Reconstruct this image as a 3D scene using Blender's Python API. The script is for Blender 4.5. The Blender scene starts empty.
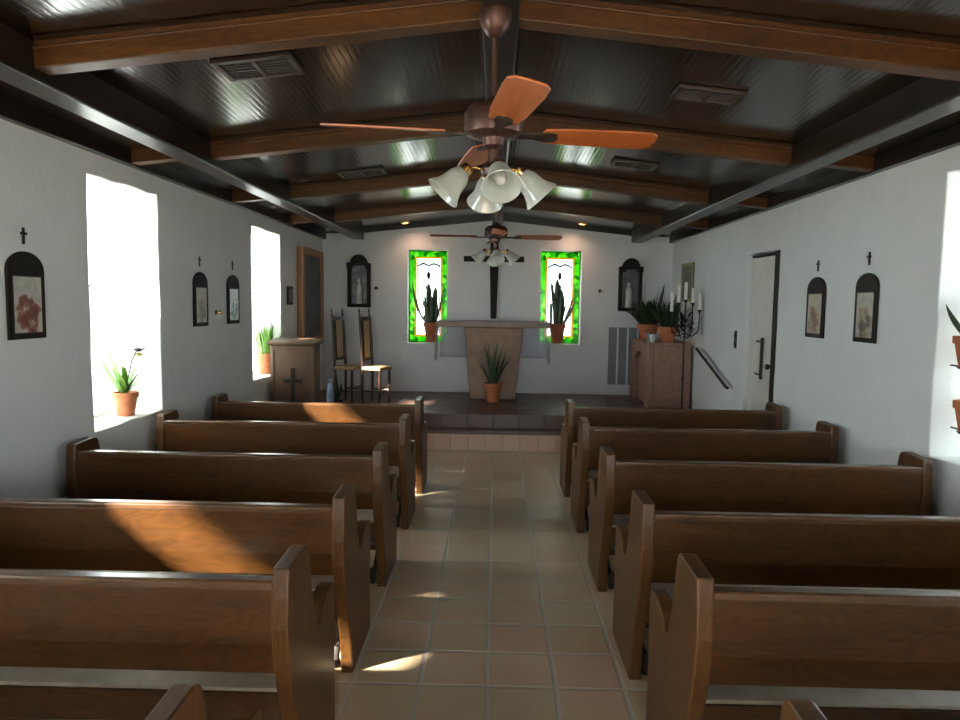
import bpy, bmesh, math, random
from mathutils import Vector, Matrix
random.seed(7)
S = bpy.context.scene
C = bpy.data.collections.new('chapel'); S.collection.children.link(C)
PI = math.pi
R = math.radians
# ------------------------------------------------------------------ materials
def newmat(name):
    m = bpy.data.materials.new(name); m.use_nodes = True
    nt = m.node_tree; nt.nodes.clear()
    out = nt.nodes.new('ShaderNodeOutputMaterial')
    return m, nt, out
def N(nt, t, **kw):
    n = nt.nodes.new('ShaderNode' + t)
    for k, v in kw.items():
        if k.startswith('i_'):
            key = k[2:].replace('_', ' ')
            n.inputs[key].default_value = v
        else: setattr(n, k, v)
    return n
def ramp(nt, fac, stops, interp='LINEAR'):
    r = nt.nodes.new('ShaderNodeValToRGB'); r.color_ramp.interpolation = interp
    els = r.color_ramp.elements
    while len(els) < len(stops): els.new(0.5)
    for e, (p, c) in zip(els, stops):
        e.position = p; e.color = (c[0], c[1], c[2], 1)
    nt.links.new(fac, r.inputs[0]); return r.outputs[0]
def math_(nt, op, a, b=None, c=None):
    n = nt.nodes.new('ShaderNodeMath'); n.operation = op
    for i, v in enumerate((a, b, c)):
        if v is None: continue
        if isinstance(v, (int, float)): n.inputs[i].default_value = v
        else: nt.links.new(v, n.inputs[i])
    return n.outputs[0]
def coords(nt, scale=(1, 1, 1), kind='Object'):
    tc = nt.nodes.new('ShaderNodeTexCoord'); mp = nt.nodes.new('ShaderNodeMapping')
    mp.inputs['Scale'].default_value = scale
    nt.links.new(tc.outputs[kind], mp.inputs[0]); return mp.outputs[0]
def bump(nt, h, strength=.3, dist=.01):
    b = nt.nodes.new('ShaderNodeBump'); b.inputs['Strength'].default_value = strength
    b.inputs['Distance'].default_value = dist
    nt.links.new(h, b.inputs['Height']); return b.outputs[0]
def noise(nt, vec, scale, detail=3, rough=.5):
    n = nt.nodes.new('ShaderNodeTexNoise'); n.inputs['Scale'].default_value = scale
    n.inputs['Detail'].default_value = detail; n.inputs['Roughness'].default_value = rough
    nt.links.new(vec, n.inputs['Vector']); return n.outputs['Fac']
def principled(nt, out, color=(.8, .8, .8), rough=.5, metal=0, coat=0, spec=.5, normal=None, trans=0):
    p = nt.nodes.new('ShaderNodeBsdfPrincipled')
    if isinstance(color, tuple): p.inputs['Base Color'].default_value = (*color, 1)
    else: nt.links.new(color, p.inputs['Base Color'])
    if isinstance(rough, (int, float)): p.inputs['Roughness'].default_value = rough
    else: nt.links.new(rough, p.inputs['Roughness'])
    p.inputs['Metallic'].default_value = metal
    p.inputs['Coat Weight'].default_value = coat
    p.inputs['Coat Roughness'].default_value = .2
    p.inputs['Specular IOR Level'].default_value = spec
    p.inputs['Transmission Weight'].default_value = trans
    if normal is not None: nt.links.new(normal, p.inputs['Normal'])
    nt.links.new(p.outputs[0], out.inputs[0]); return p
def plain(name, color, rough=.5, metal=0, var=.15, scale=12, spec=.5, coat=0, bmp=.1):
    m, nt, out = newmat(name); v = coords(nt)
    f = noise(nt, v, scale)
    c = ramp(nt, f, [(.3, tuple(x * (1 - var) for x in color)), (.7, tuple(min(1, x * (1 + var)) for x in color))])
    principled(nt, out, c, rough, metal, coat, spec, bump(nt, f, bmp, .004)); return m
def wood(name, dark, light, axis='X', rough=.35, coat=.2, spec=.5, fine=1.0, bmp=.15):
    m, nt, out = newmat(name)
    sc = {'X': (.9, 11, 11), 'Y': (11, .9, 11), 'Z': (11, 11, .9)}[axis]
    v = coords(nt, tuple(s * fine for s in sc))
    n1 = noise(nt, v, 1.1, 5, .6); 
    w = nt.nodes.new('ShaderNodeTexWave'); w.wave_type = 'RINGS'; w.rings_direction = axis
    w.inputs['Scale'].default_value = .55; w.inputs['Distortion'].default_value = 5.5
    w.inputs['Detail'].default_value = 3; w.inputs['Detail Scale'].default_value = 1.2
    nt.links.new(v, w.inputs['Vector'])
    n3 = noise(nt, coords(nt, {'X': (.5, 3, 3), 'Y': (3, .5, 3), 'Z': (3, 3, .5)}[axis]), 1.6, 3)
    n4 = noise(nt, coords(nt, {'X': (2.2, 34, 34), 'Y': (34, 2.2, 34), 'Z': (34, 34, 2.2)}[axis]), 1.5, 4, .65)
    kn = noise(nt, coords(nt, {'X': (1.6, 5, 5), 'Y': (5, 1.6, 5), 'Z': (5, 5, 1.6)}[axis]), 1.3, 2)
    rg = math_(nt, 'ABSOLUTE', math_(nt, 'SINE', math_(nt, 'MULTIPLY', kn, 46)))
    f = math_(nt, 'ADD', math_(nt, 'MULTIPLY', n1, .30), math_(nt, 'ADD', math_(nt, 'MULTIPLY', rg, .10), math_(nt, 'ADD', math_(nt, 'MULTIPLY', n4, .26), math_(nt, 'MULTIPLY', n3, .40))))
    mid = tuple((a + b) / 2 for a, b in zip(dark, light))
    c = ramp(nt, f, [(.34, dark), (.55, mid), (.78, light)])
    principled(nt, out, c, rough, 0, coat, spec, bump(nt, n1, bmp, .004)); return m
M = {}
def plaster(name, col):
    m, nt, out = newmat(name); v = coords(nt)
    a = noise(nt, v, 2.2, 4); b = noise(nt, v, 28, 4)
    c = ramp(nt, a, [(.3, tuple(x * .94 for x in col)), (.7, col)])
    h = math_(nt, 'ADD', math_(nt, 'MULTIPLY', a, 3), b)
    principled(nt, out, c, .85, 0, 0, .25, bump(nt, h, .35, .008)); return m
M['plaster'] = plaster('white_plaster', (.78, .78, .76))
M['pew'] = wood('pew_wood', (.014, .0055, .0016), (.100, .037, .0075), 'X', .33, .2, .4)
M['pew_end'] = wood('pew_end_wood', (.022, .0085, .0022), (.125, .050, .011), 'Z', .40, .05, .35)
M['pew_cap'] = wood('pew_cap_wood', (.045, .02, .009), (.12, .055, .022), 'X', .26, .5)
M['rafter'] = wood('rafter_wood', (.018, .0065, .0018), (.110, .040, .007), 'X', .45, .0, .25)
M['purlin'] = wood('purlin_wood', (.009, .006, .004), (.018, .012, .008), 'Y', .28, .0, .25)
M['fanwood'] = wood('fan_blade_wood', (.30, .07, .015), (.50, .14, .03), 'X', .35, .3, fine=2)
M['lectern'] = wood('lectern_wood', (.045, .024, .013), (.105, .060, .033), 'Z', .5, .0, .3)
M['chair'] = plain('dark_chair_wood', (.035, .015, .008), .35, 0, .3)
M['darkwood'] = plain('dark_frame_wood', (.014, .009, .007), .6, 0, .3, 25, .2)
M['orangewood'] = wood('orange_frame_wood', (.20, .08, .02), (.42, .19, .06), 'Z', .4, .1)
M['cane'] = plain('woven_cane', (.36, .24, .12), .7, 0, .25, 90)
M['rush'] = plain('woven_rush', (.30, .19, .09), .75, 0, .3, 60)
M['terracotta'] = plain('terracotta', (.40, .125, .05), .75, 0, .15, 18)
M['soil'] = plain('potting_soil', (.03, .02, .012), .95, 0, .4, 60)
M['leaf'] = plain('green_leaf', (.016, .038, .011), .4, 0, .35, 20)
M['leaf2'] = plain('grey_green_leaf', (.045, .075, .035), .45, 0, .35, 20)
M['leaf3'] = plain('light_green_leaf', (.10, .22, .03), .45, 0, .3, 20)
M['iron'] = plain('black_iron', (.018, .017, .016), .45, .6, .2)
M['bronze'] = plain('dark_bronze', (.028, .02, .015), .5, .2, .2, spec=.3)
M['brass'] = plain('brass', (.75, .50, .18), .18, 1, .08)
M['copper'] = plain('antique_copper', (.075, .034, .024), .38, .5, .15)
M['candle'] = plain('candle_wax', (.85, .83, .76), .5, 0, .03)
M['seat_sheen'] = plain('pale_seat_sheen', (.36, .31, .24), .3, 0, .12, 14)  # pale reflection on the seat, put into a base colour
M['vinyl'] = plain('grey_vinyl', (.10, .09, .10), .3, 0, .1, 40)
M['white'] = plain('white_paint', (.72, .72, .70), .5, 0, .04)
M['doorwhite'] = plain('cream_door_paint', (.66, .62, .56), .5, 0, .05, 5)
M['grille'] = plain('grey_grille_metal', (.28, .28, .28), .5, .2, .1)
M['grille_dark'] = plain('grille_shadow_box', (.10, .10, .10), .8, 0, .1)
M['vent'] = plain('brown_vent_metal', (.03, .016, .01), .4, .2, .2)
M['vent_grey'] = plain('vent_louver_metal', (.07, .06, .055), .45, .3, .15, 30)
M['statue'] = plain('white_figure_glaze', (.55, .53, .50), .4, 0, .1)
M['mirror_grey'] = plain('old_grey_backing', (.12, .12, .12), .25, 0, .4, 14)
M['stone'] = plain('altar_stone', (.25, .155, .10), .6, 0, .22, 7)
M['altartop'] = plain('altar_top_stone', (.20, .135, .10), .45, 0, .2, 9)
M['adobe'] = plain('brown_adobe', (.27, .155, .105), .75, 0, .2, 14)
M['porcelain'] = plain('white_porcelain', (.6, .6, .58), .25, 0, .03)
M['vaseblue'] = plain('pale_blue_glaze', (.38, .48, .66), .2, 0, .12, 9)
M['petal'] = plain('dark_purple_petal', (.05, .035, .06), .6, 0, .3)
M['petal_y'] = plain('yellow_petal', (.6, .42, .08), .6, 0, .2)

# frosted lamp glass
m, nt, out = newmat('frosted_lamp_glass'); v = coords(nt)
d = N(nt, 'BsdfDiffuse'); d.inputs[0].default_value = (.80, .82, .76, 1)
t = N(nt, 'BsdfTranslucent'); t.inputs[0].default_value = (.85, .87, .80, 1)
g = N(nt, 'BsdfGlossy'); g.inputs[0].default_value = (1, 1, 1, 1); g.inputs['Roughness'].default_value = .12
w = nt.nodes.new('ShaderNodeTexNoise'); w.inputs['Scale'].default_value = 45
nt.links.new(v, w.inputs['Vector']); bn = bump(nt, w.outputs['Fac'], .3, .004)
nt.links.new(bn, d.inputs['Normal']); nt.links.new(bn, g.inputs['Normal'])
a = N(nt, 'MixShader'); a.inputs[0].default_value = .5; nt.links.new(d.outputs[0], a.inputs[1]); nt.links.new(t.outputs[0], a.inputs[2])
b = N(nt, 'MixShader'); b.inputs[0].default_value = .10; nt.links.new(a.outputs[0], b.inputs[1]); nt.links.new(g.outputs[0], b.inputs[2])
nt.links.new(b.outputs[0], out.inputs[0]); M['lampglass'] = m
# clear pane and frosted sun screen
def pane_mat(name, clear, col=(1, 1, 1), fr=None):
    m, nt, out = newmat(name)
    tr = N(nt, 'BsdfTransparent'); tr.inputs[0].default_value = (*col, 1)
    gl = N(nt, 'BsdfGlossy'); gl.inputs['Roughness'].default_value = .03
    mx = N(nt, 'MixShader'); mx.inputs[0].default_value = .05
    nt.links.new(gl.outputs[0], mx.inputs[2])
    if clear: nt.links.new(tr.outputs[0], mx.inputs[1])
    else:
        tl = N(nt, 'BsdfTranslucent'); tl.inputs[0].default_value = (.95, .97, .95, 1)
        m2 = N(nt, 'MixShader'); m2.inputs[0].default_value = 1.0
        nt.links.new(tr.outputs[0], m2.inputs[1]); nt.links.new(tl.outputs[0], m2.inputs[2]); nt.links.new(m2.outputs[0], mx.inputs[1])
    nt.links.new(mx.outputs[0], out.inputs[0]); return m
M['pane'] = pane_mat('clear_pane', True); M['frost'] = pane_mat('frosted_sun_screen', False)
# sheer cloth
m, nt, out = newmat('sheer_white_cloth')
d = N(nt, 'BsdfDiffuse'); d.inputs[0].default_value = (.74, .76, .86, 1)
tr = N(nt, 'BsdfTransparent'); mx = N(nt, 'MixShader')
wv = nt.nodes.new('ShaderNodeTexNoise'); wv.inputs['Scale'].default_value = 60; nt.links.new(coords(nt), wv.inputs['Vector'])
nt.links.new(math_(nt, 'MULTIPLY_ADD', wv.outputs['Fac'], .3, .22), mx.inputs[0])
nt.links.new(tr.outputs[0], mx.inputs[1]); nt.links.new(d.outputs[0], mx.inputs[2]); nt.links.new(mx.outputs[0], out.inputs[0]); M['sheer'] = m
# beadboard ceiling: fine beads running the length of the room
m, nt, out = newmat('beadboard_ceiling'); tc = N(nt, 'TexCoord'); sp = N(nt, 'SeparateXYZ'); nt.links.new(tc.outputs['Object'], sp.inputs[0])
X = sp.outputs[0]
s1 = math_(nt, 'ABSOLUTE', math_(nt, 'SINE', math_(nt, 'MULTIPLY', X, PI / .04)))
bd = math_(nt, 'POWER', s1, .35)
nz = noise(nt, coords(nt, (14, .7, 14)), 1.3, 4)
cc = ramp(nt, nz, [(.3, (.010, .0055, .0028)), (.7, (.022, .012, .006))])
lo = noise(nt, coords(nt, (2, 2, 2)), 1.5, 3)
rr = math_(nt, 'MULTIPLY_ADD', lo, .10, .10)
principled(nt, out, cc, rr, 0, .0, .65, bump(nt, math_(nt, 'ADD', bd, math_(nt, 'MULTIPLY', nz, .3)), .10, .004)); M['ceiling'] = m
# saltillo tiles
def tiles(name, cols, grout, size, ox, oy, rough=.45, gw=.010, vert=False, gl=.0):
    m, nt, out = newmat(name); tc = N(nt, 'TexCoord'); sp = N(nt, 'SeparateXYZ'); nt.links.new(tc.outputs['Object'], sp.inputs[0])
    dn = nt.nodes.new('ShaderNodeTexNoise'); dn.inputs['Scale'].default_value = 3.0; nt.links.new(tc.outputs['Object'], dn.inputs['Vector'])
    off = math_(nt, 'MULTIPLY_ADD', dn.outputs['Fac'], .016, -.008)
    a = math_(nt, 'DIVIDE', math_(nt, 'ADD', math_(nt, 'SUBTRACT', sp.outputs[0], ox), off), size)
    b = math_(nt, 'DIVIDE', math_(nt, 'ADD', math_(nt, 'SUBTRACT', sp.outputs[2 if vert else 1], oy), off), size)
    fa = math_(nt, 'FRACT', a); fb = math_(nt, 'FRACT', b)
    ea = math_(nt, 'MINIMUM', fa, math_(nt, 'SUBTRACT', 1, fa)); eb = math_(nt, 'MINIMUM', fb, math_(nt, 'SUBTRACT', 1, fb))
    e = math_(nt, 'MINIMUM', ea, eb)
    edge = nt.nodes.new('ShaderNodeMapRange'); edge.inputs['From Min'].default_value = gw * .5 / size; edge.inputs['From Max'].default_value = gw * 1.3 / size
    nt.links.new(e, edge.inputs['Value']); mask = edge.outputs[0]
    cb = N(nt, 'CombineXYZ'); nt.links.new(math_(nt, 'FLOOR', a), cb.inputs[0]); nt.links.new(math_(nt, 'FLOOR', b), cb.inputs[1])
    wn = nt.nodes.new('ShaderNodeTexWhiteNoise'); wn.noise_dimensions = '3D'; nt.links.new(cb.outputs[0], wn.inputs['Vector'])
    n2 = noise(nt, tc.outputs['Object'], 5, 4)
    f = math_(nt, 'ADD', math_(nt, 'MULTIPLY', wn.outputs['Value'], .6), math_(nt, 'MULTIPLY', n2, .55))
    c = ramp(nt, f, [(.15, cols[0]), (.38, cols[1]), (.6, cols[2]), (.85, cols[3])])
    mx = nt.nodes.new('ShaderNodeMix'); mx.data_type = 'RGBA'
    nt.links.new(mask, mx.inputs[0]); mx.inputs[6].default_value = (*grout, 1); nt.links.new(c, mx.inputs[7])
    h = math_(nt, 'ADD', mask, math_(nt, 'MULTIPLY', n2, .35))
    rg = math_(nt, 'MULTIPLY_ADD', n2, .3, rough - .15)
    principled(nt, out, mx.outputs[2], rg, 0, 0, .5, bump(nt, h, .4, .006)); return m
M['floor'] = tiles('saltillo_floor', [(.50, .28, .175), (.53, .385, .22), (.56, .425, .26), (.58, .36, .235)], (.50, .43, .36), .305, -.012, -.06, .42)
M['riser'] = tiles('step_riser_tile', [(.50, .29, .19), (.55, .35, .24), (.57, .37, .26), (.52, .31, .21)], (.42, .31, .25), .205, -.10, 0, .5, vert=True, gw=.008)
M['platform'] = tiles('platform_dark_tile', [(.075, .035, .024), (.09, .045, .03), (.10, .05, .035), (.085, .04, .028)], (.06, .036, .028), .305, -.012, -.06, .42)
M['nosing'] = plain('dark_step_nosing', (.085, .048, .034), .4, 0, .25, 8)

# stained glass: mottled green border, amber fillet, pale field with dark leading
def stained(name, W, Hh):
    m, nt, out = newmat(name); tc = N(nt, 'TexCoord'); sp = N(nt, 'SeparateXYZ'); nt.links.new(tc.outputs['Object'], sp.inputs[0])
    x, z = sp.outputs[0], sp.outputs[2]
    ax = math_(nt, 'ABSOLUTE', x)
    ex = math_(nt, 'SUBTRACT', W / 2, ax)
    ez = math_(nt, 'MINIMUM', z, math_(nt, 'SUBTRACT', Hh, z))
    e = math_(nt, 'MINIMUM', ex, ez)
    vo = nt.nodes.new('ShaderNodeTexVoronoi'); vo.inputs['Scale'].default_value = 17; nt.links.new(tc.outputs['Object'], vo.inputs['Vector'])
    sepc = N(nt, 'SeparateColor'); nt.links.new(vo.outputs['Color'], sepc.inputs[0])
    g = ramp(nt, sepc.outputs[0], [(.0, (.022, .13, .010)), (.35, (.045, .27, .016)), (.7, (.12, .38, .03)), (1, (.24, .44, .12))])
    amb = ramp(nt, sepc.outputs[1], [(0, (.34, .10, .005)), (.5, (.40, .26, .02)), (1, (.34, .15, .02))])
    field = ramp(nt, noise(nt, tc.outputs['Object'], 7), [(.3, (.9, .93, .86)), (.7, (1, 1, 1))])
    def mix(fac, A, B):
        q = nt.nodes.new('ShaderNodeMix'); q.data_type = 'RGBA'
        nt.links.new(fac, q.inputs[0])
        for i, vv in ((6, A), (7, B)):
            if isinstance(vv, tuple): q.inputs[i].default_value = (*vv, 1)
            else: nt.links.new(vv, q.inputs[i])
        return q.outputs[2]
    f1 = math_(nt, 'GREATER_THAN', e, .090)
    f2 = math_(nt, 'GREATER_THAN', e, .116)
    c = mix(f1, g, amb); c = mix(f2, c, field)
    # leading lines: twin arches at the head of the field and a slim vertical flame
    zc = math_(nt, 'SUBTRACT', z, Hh - .225)
    arch = math_(nt, 'ABSOLUTE', math_(nt, 'SUBTRACT', zc, math_(nt, 'MULTIPLY', math_(nt, 'SINE', math_(nt, 'MULTIPLY', math_(nt, 'ABSOLUTE', x), 20)), .034)))
    la = math_(nt, 'MULTIPLY', math_(nt, 'LESS_THAN', arch, .016), math_(nt, 'LESS_THAN', ax, .17))
    c = mix(la, c, (.006, .015, .04))
    fl = math_(nt, 'ADD', math_(nt, 'POWER', math_(nt, 'DIVIDE', ax, .028), 2), math_(nt, 'POWER', math_(nt, 'DIVIDE', math_(nt, 'SUBTRACT', z, Hh - .36), .06), 2))
    c = mix(math_(nt, 'LESS_THAN', fl, 1), c, (.004, .012, .004))
    side = math_(nt, 'MULTIPLY', math_(nt, 'LESS_THAN', math_(nt, 'ABSOLUTE', math_(nt, 'SUBTRACT', ax, W / 2 - .128)), .008), math_(nt, 'GREATER_THAN', e, .12))
    c = mix(side, c, (.02, .008, .004))
    # draped figure in the middle of the field (loose dark shapes)
    fg = math_(nt, 'ADD', math_(nt, 'POWER', math_(nt, 'DIVIDE', ax, .085), 2), math_(nt, 'POWER', math_(nt, 'DIVIDE', math_(nt, 'SUBTRACT', z, Hh * .40), .33), 2))
    bl = math_(nt, 'MULTIPLY', math_(nt, 'LESS_THAN', fg, 1), math_(nt, 'GREATER_THAN', noise(nt, coords(nt, (9, 9, 4)), 1.4, 2), .52))
    c = mix(bl, c, (.01, .02, .012))
    tr = N(nt, 'BsdfTransparent'); nt.links.new(c, tr.inputs[0])
    tl = N(nt, 'BsdfTranslucent'); nt.links.new(c, tl.inputs[0])
    gl = N(nt, 'BsdfGlossy'); gl.inputs['Roughness'].default_value = .1
    a = N(nt, 'MixShader'); a.inputs[0].default_value = .35; nt.links.new(tr.outputs[0], a.inputs[1]); nt.links.new(tl.outputs[0], a.inputs[2])
    b = N(nt, 'MixShader'); b.inputs[0].default_value = .04; nt.links.new(a.outputs[0], b.inputs[1]); nt.links.new(gl.outputs[0], b.inputs[2])
    nt.links.new(b.outputs[0], out.inputs[0]); return m
# small printed pictures
def printmat(name, ground, fig, dark, seed):
    m, nt, out = newmat(name); tc = N(nt, 'TexCoord'); sp = N(nt, 'SeparateXYZ'); nt.links.new(tc.outputs['Object'], sp.inputs[0])
    mp = nt.nodes.new('ShaderNodeMapping'); mp.inputs['Location'].default_value = (seed * 3.1, seed * 1.7, seed); nt.links.new(tc.outputs['Object'], mp.inputs[0])
    n1 = noise(nt, mp.outputs[0], 16, 3); n2 = noise(nt, mp.outputs[0], 30, 3)
    rx = math_(nt, 'POWER', math_(nt, 'DIVIDE', math_(nt, 'ABSOLUTE', sp.outputs[0]), .085), 2)
    rz = math_(nt, 'POWER', math_(nt, 'DIVIDE', math_(nt, 'SUBTRACT', sp.outputs[2], .13), .115), 2)
    d = math_(nt, 'ADD', math_(nt, 'ADD', rx, rz), math_(nt, 'MULTIPLY_ADD', n1, 4.2, -2.1))
    c = ramp(nt, d, [(.2, dark), (.55, fig), (.9, tuple((a + b) / 2 for a, b in zip(fig, ground))), (1.0, ground)])
    c2 = ramp(nt, n2, [(.35, (.7, .7, .7)), (.65, (1.1, 1.1, 1.1))])
    q = nt.nodes.new('ShaderNodeMix'); q.data_type = 'RGBA'; q.blend_type = 'MULTIPLY'; q.inputs[0].default_value = .6
    nt.links.new(c, q.inputs[6]); nt.links.new(c2, q.inputs[7])
    principled(nt, out, q.outputs[2], .3, 0, .3, .5); return m

# ------------------------------------------------------------------ mesh helpers
class MB:
    def __init__(s): s.bm = bmesh.new()
    def box(s, x0, x1, y0, y1, z0, z1, rot=None, pivot=None):
        vs = bmesh.ops.create_cube(s.bm, size=1)['verts']
        for v in vs: v.co = Vector(((x0 + x1) / 2 + v.co.x * (x1 - x0), (y0 + y1) / 2 + v.co.y * (y1 - y0), (z0 + z1) / 2 + v.co.z * (z1 - z0)))
        if rot is not None:
            p = Vector(pivot or ((x0 + x1) / 2, (y0 + y1) / 2, (z0 + z1) / 2)); bmesh.ops.rotate(s.bm, verts=vs, cent=p, matrix=rot)
        return s
    def prism(s, pts, axis, a, b):
        """closed 2-D outline pts extruded from a to b along axis; X: pts=(y,z), Y: (x,z), Z: (x,y)"""
        def P(u, v, w): return {'X': (w, u, v), 'Y': (u, w, v), 'Z': (u, v, w)}[axis]
        A = [s.bm.verts.new(P(u, v, a)) for u, v in pts]; B = [s.bm.verts.new(P(u, v, b)) for u, v in pts]
        n = len(pts); s.bm.faces.new(A); s.bm.faces.new(B[::-1])
        for i in range(n): s.bm.faces.new((A[i], B[i], B[(i + 1) % n], A[(i + 1) % n]))
        return s
    def lathe(s, prof, c=(0, 0, 0), seg=24, mat=None, close=True):
        """prof: list of (r,z); open surface of revolution about +Z then matrix"""
        rings = []
        for r, z in prof:
            if r < 1e-5: ring = [s.bm.verts.new((0, 0, z))]
            else: ring = [s.bm.verts.new((r * math.cos(2 * PI * k / seg), r * math.sin(2 * PI * k / seg), z)) for k in range(seg)]
            rings.append(ring)
        for A, B in zip(rings, rings[1:]):
            for k in range(seg):
                k2 = (k + 1) % seg
                if len(A) == 1 and len(B) == 1: continue
                if len(A) == 1: s.bm.faces.new((A[0], B[k], B[k2]))
                elif len(B) == 1: s.bm.faces.new((A[k], B[0], A[k2]))
                else: s.bm.faces.new((A[k], B[k], B[k2], A[k2]))
        vs = [v for r_ in rings for v in r_]
        if mat is not None: bmesh.ops.transform(s.bm, matrix=mat, verts=vs)
        bmesh.ops.translate(s.bm, vec=Vector(c), verts=vs); return s
    def tube(s, path, rad, seg=10, caps=True):
        pts = [Vector(p) for p in path]; rads = rad if isinstance(rad, (list, tuple)) else [rad] * len(pts)
        rings = []; up = None
        for i, p in enumerate(pts):
            d = (pts[min(i + 1, len(pts) - 1)] - pts[max(i - 1, 0)]).normalized()
            if up is None: up = Vector((0, 0, 1)) if abs(d.z) < .9 else Vector((1, 0, 0))
            a = d.cross(up).normalized(); b = a.cross(d).normalized(); up = b
            rings.append([s.bm.verts.new(p + (a * math.cos(2 * PI * k / seg) + b * math.sin(2 * PI * k / seg)) * rads[i]) for k in range(seg)])
        for A, B in zip(rings, rings[1:]):
            for k in range(seg): s.bm.faces.new((A[k], A[(k + 1) % seg], B[(k + 1) % seg], B[k]))
        if caps: s.bm.faces.new(rings[0][::-1]); s.bm.faces.new(rings[-1])
        return s
    def leaf(s, base, az, lean, L, w, bend=.5, n=7, th=.004, twist=0):
        """thick lanceolate blade: azimuth az, start lean from vertical, extra bend along its length"""
        p = Vector(base); ang = lean; secs = []
        out_ = Vector((math.cos(az), math.sin(az), 0))
        for i in range(n + 1):
            t = i / n
            d = out_ * math.sin(ang) + Vector((0, 0, 1)) * math.cos(ang)
            side = Vector((-math.sin(az + twist * t), math.cos(az + twist * t), 0)); nrm = side.cross(d).normalized()
            hw = w * .5 * (.55 + .45 * math.sin(min(1, t * 1.8) * PI / 2)) * (1 - t ** 3.0) + .0006
            tt = th * (1 - .7 * t)
            secs.append([s.bm.verts.new(p + side * hw + nrm * tt), s.bm.verts.new(p - nrm * tt * .6), s.bm.verts.new(p - side * hw + nrm * tt), s.bm.verts.new(p + nrm * tt * 1.2)])
            p = p + d * (L / n); ang += bend / n
        for A, B in zip(secs, secs[1:]):
            for k in range(4): s.bm.faces.new((A[k], A[(k + 1) % 4], B[(k + 1) % 4], B[k]))
        s.bm.faces.new(secs[0][::-1]); s.bm.faces.new(secs[-1]); return s
    def build(s, name, mat, parent=None, loc=(0, 0, 0), rot=(0, 0, 0), bevel=0, smooth=False, label=None, cat=None, group=None, kind=None, seg=2):
        bmesh.ops.recalc_face_normals(s.bm, faces=s.bm.faces[:])
        me = bpy.data.meshes.new(name); s.bm.to_mesh(me); s.bm.free()
        o = bpy.data.objects.new(name, me); C.objects.link(o); me.materials.append(mat)
        o.location = loc; o.rotation_euler = rot
        if parent: o.parent = parent
        if smooth:
            for p in me.polygons: p.use_smooth = True
            me.set_sharp_from_angle(angle=R(40))
        if bevel:
            b = o.modifiers.new('bevel', 'BEVEL'); b.width = bevel; b.segments = seg; b.limit_method = 'ANGLE'; b.angle_limit = R(35)
        tag(o, label, cat, group, kind); return o
def tag(o, label=None, cat=None, group=None, kind=None):
    if label: o['label'] = label
    if cat: o['category'] = cat
    if group: o['group'] = group
    if kind: o['kind'] = kind
    return o
def thing(name, loc, label, cat, group=None, rotz=0):
    o = bpy.data.objects.new(name, None); C.objects.link(o); o.location = loc; o.rotation_euler = (0, 0, rotz); o.empty_display_size = .1
    return tag(o, label, cat, group)
def children(o): return [c for c in C.objects if c.parent == o]
def copy_tree(o, parent=None):
    c = o.copy(); C.objects.link(c); c.parent = parent
    for ch in children(o): copy_tree(ch, c)
    return c
def arc(cx, cy, r, a0, a1, n, ry=None):
    ry = ry or r
    return [(cx + r * math.cos(R(a0 + (a1 - a0) * i / n)), cy + ry * math.sin(R(a0 + (a1 - a0) * i / n))) for i in range(n + 1)]

# ------------------------------------------------------------------ room shell
XW, YB, YR, TH = 2.53, 10.15, -2.7, .34
HP = .41
def wall(name, mat, u0, u1, z0, z1, holes, place, th):
    """plastered wall as a grid with hand-formed (slightly uneven) openings; place(u,z,d) -> world point"""
    def lines(a, b, cuts, step):
        ks = sorted({a, b, *[c for c in cuts if a < c < b]}); out = []
        for p, q in zip(ks, ks[1:]):
            n = max(1, int(round((q - p) / step))); out += [p + (q - p) * i / n for i in range(n)]
        return out + [b]
    us = lines(u0, u1, [h[0] for h in holes] + [h[1] for h in holes], .16); zs = lines(z0, z1, [h[2] for h in holes] + [h[3] for h in holes], .16)
    inside = lambda u, z: any(h[0] < u < h[1] and h[2] < z < h[3] for h in holes)
    rnd = random.Random(hash(name) % 1000 if False else len(name) * 7 + int(u1 * 10))
    bm = bmesh.new(); F = {}; Bk = {}
    for i, u in enumerate(us):
        for j, z in enumerate(zs):
            on = any(h[0] - 1e-6 <= u <= h[1] + 1e-6 and h[2] - 1e-6 <= z <= h[3] + 1e-6 and not inside(u, z) for h in holes if not h[4:] )
            du = rnd.uniform(-.006, .006) if on else 0; dz = rnd.uniform(-.007, .007) if on else 0
            F[i, j] = bm.verts.new(place(u + du, z + dz, rnd.uniform(0, .004))); Bk[i, j] = bm.verts.new(place(u + du * .4, z + dz * .4, th))
    solid = lambda i, j: 0 <= i < len(us) - 1 and 0 <= j < len(zs) - 1 and not inside((us[i] + us[i + 1]) / 2, (zs[j] + zs[j + 1]) / 2)
    for i in range(len(us) - 1):
        for j in range(len(zs) - 1):
            if not solid(i, j): continue
            q = [(i, j), (i + 1, j), (i + 1, j + 1), (i, j + 1)]
            bm.faces.new([F[k] for k in q]); bm.faces.new([Bk[k] for k in q][::-1])
            for (a, b), (di, dj) in (((q[0], q[1]), (0, -1)), ((q[1], q[2]), (1, 0)), ((q[2], q[3]), (0, 1)), ((q[3], q[0]), (-1, 0))):
                if not solid(i + di, j + dj): bm.faces.new((F[b], F[a], Bk[a], Bk[b]))
    mb = MB(); mb.bm.free(); mb.bm = bm
    return mb.build(name, mat, bevel=.008, kind='structure', seg=2)
WZ0, WZ1 = .87, 2.48
LW = [(-1.55, -.62), (1.15, 2.18), (4.30, 5.20), (7.19, 8.15)]
RW = [(.22, 1.12), (3.13, 4.05)]
DR = (6.33, 7.12)
wall('wall_left', M['plaster'], YR, YB, 0, 3.3, [(a, b, WZ0, WZ1) for a, b in LW], lambda u, z, d: (-XW - d, u, z), TH)
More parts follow.
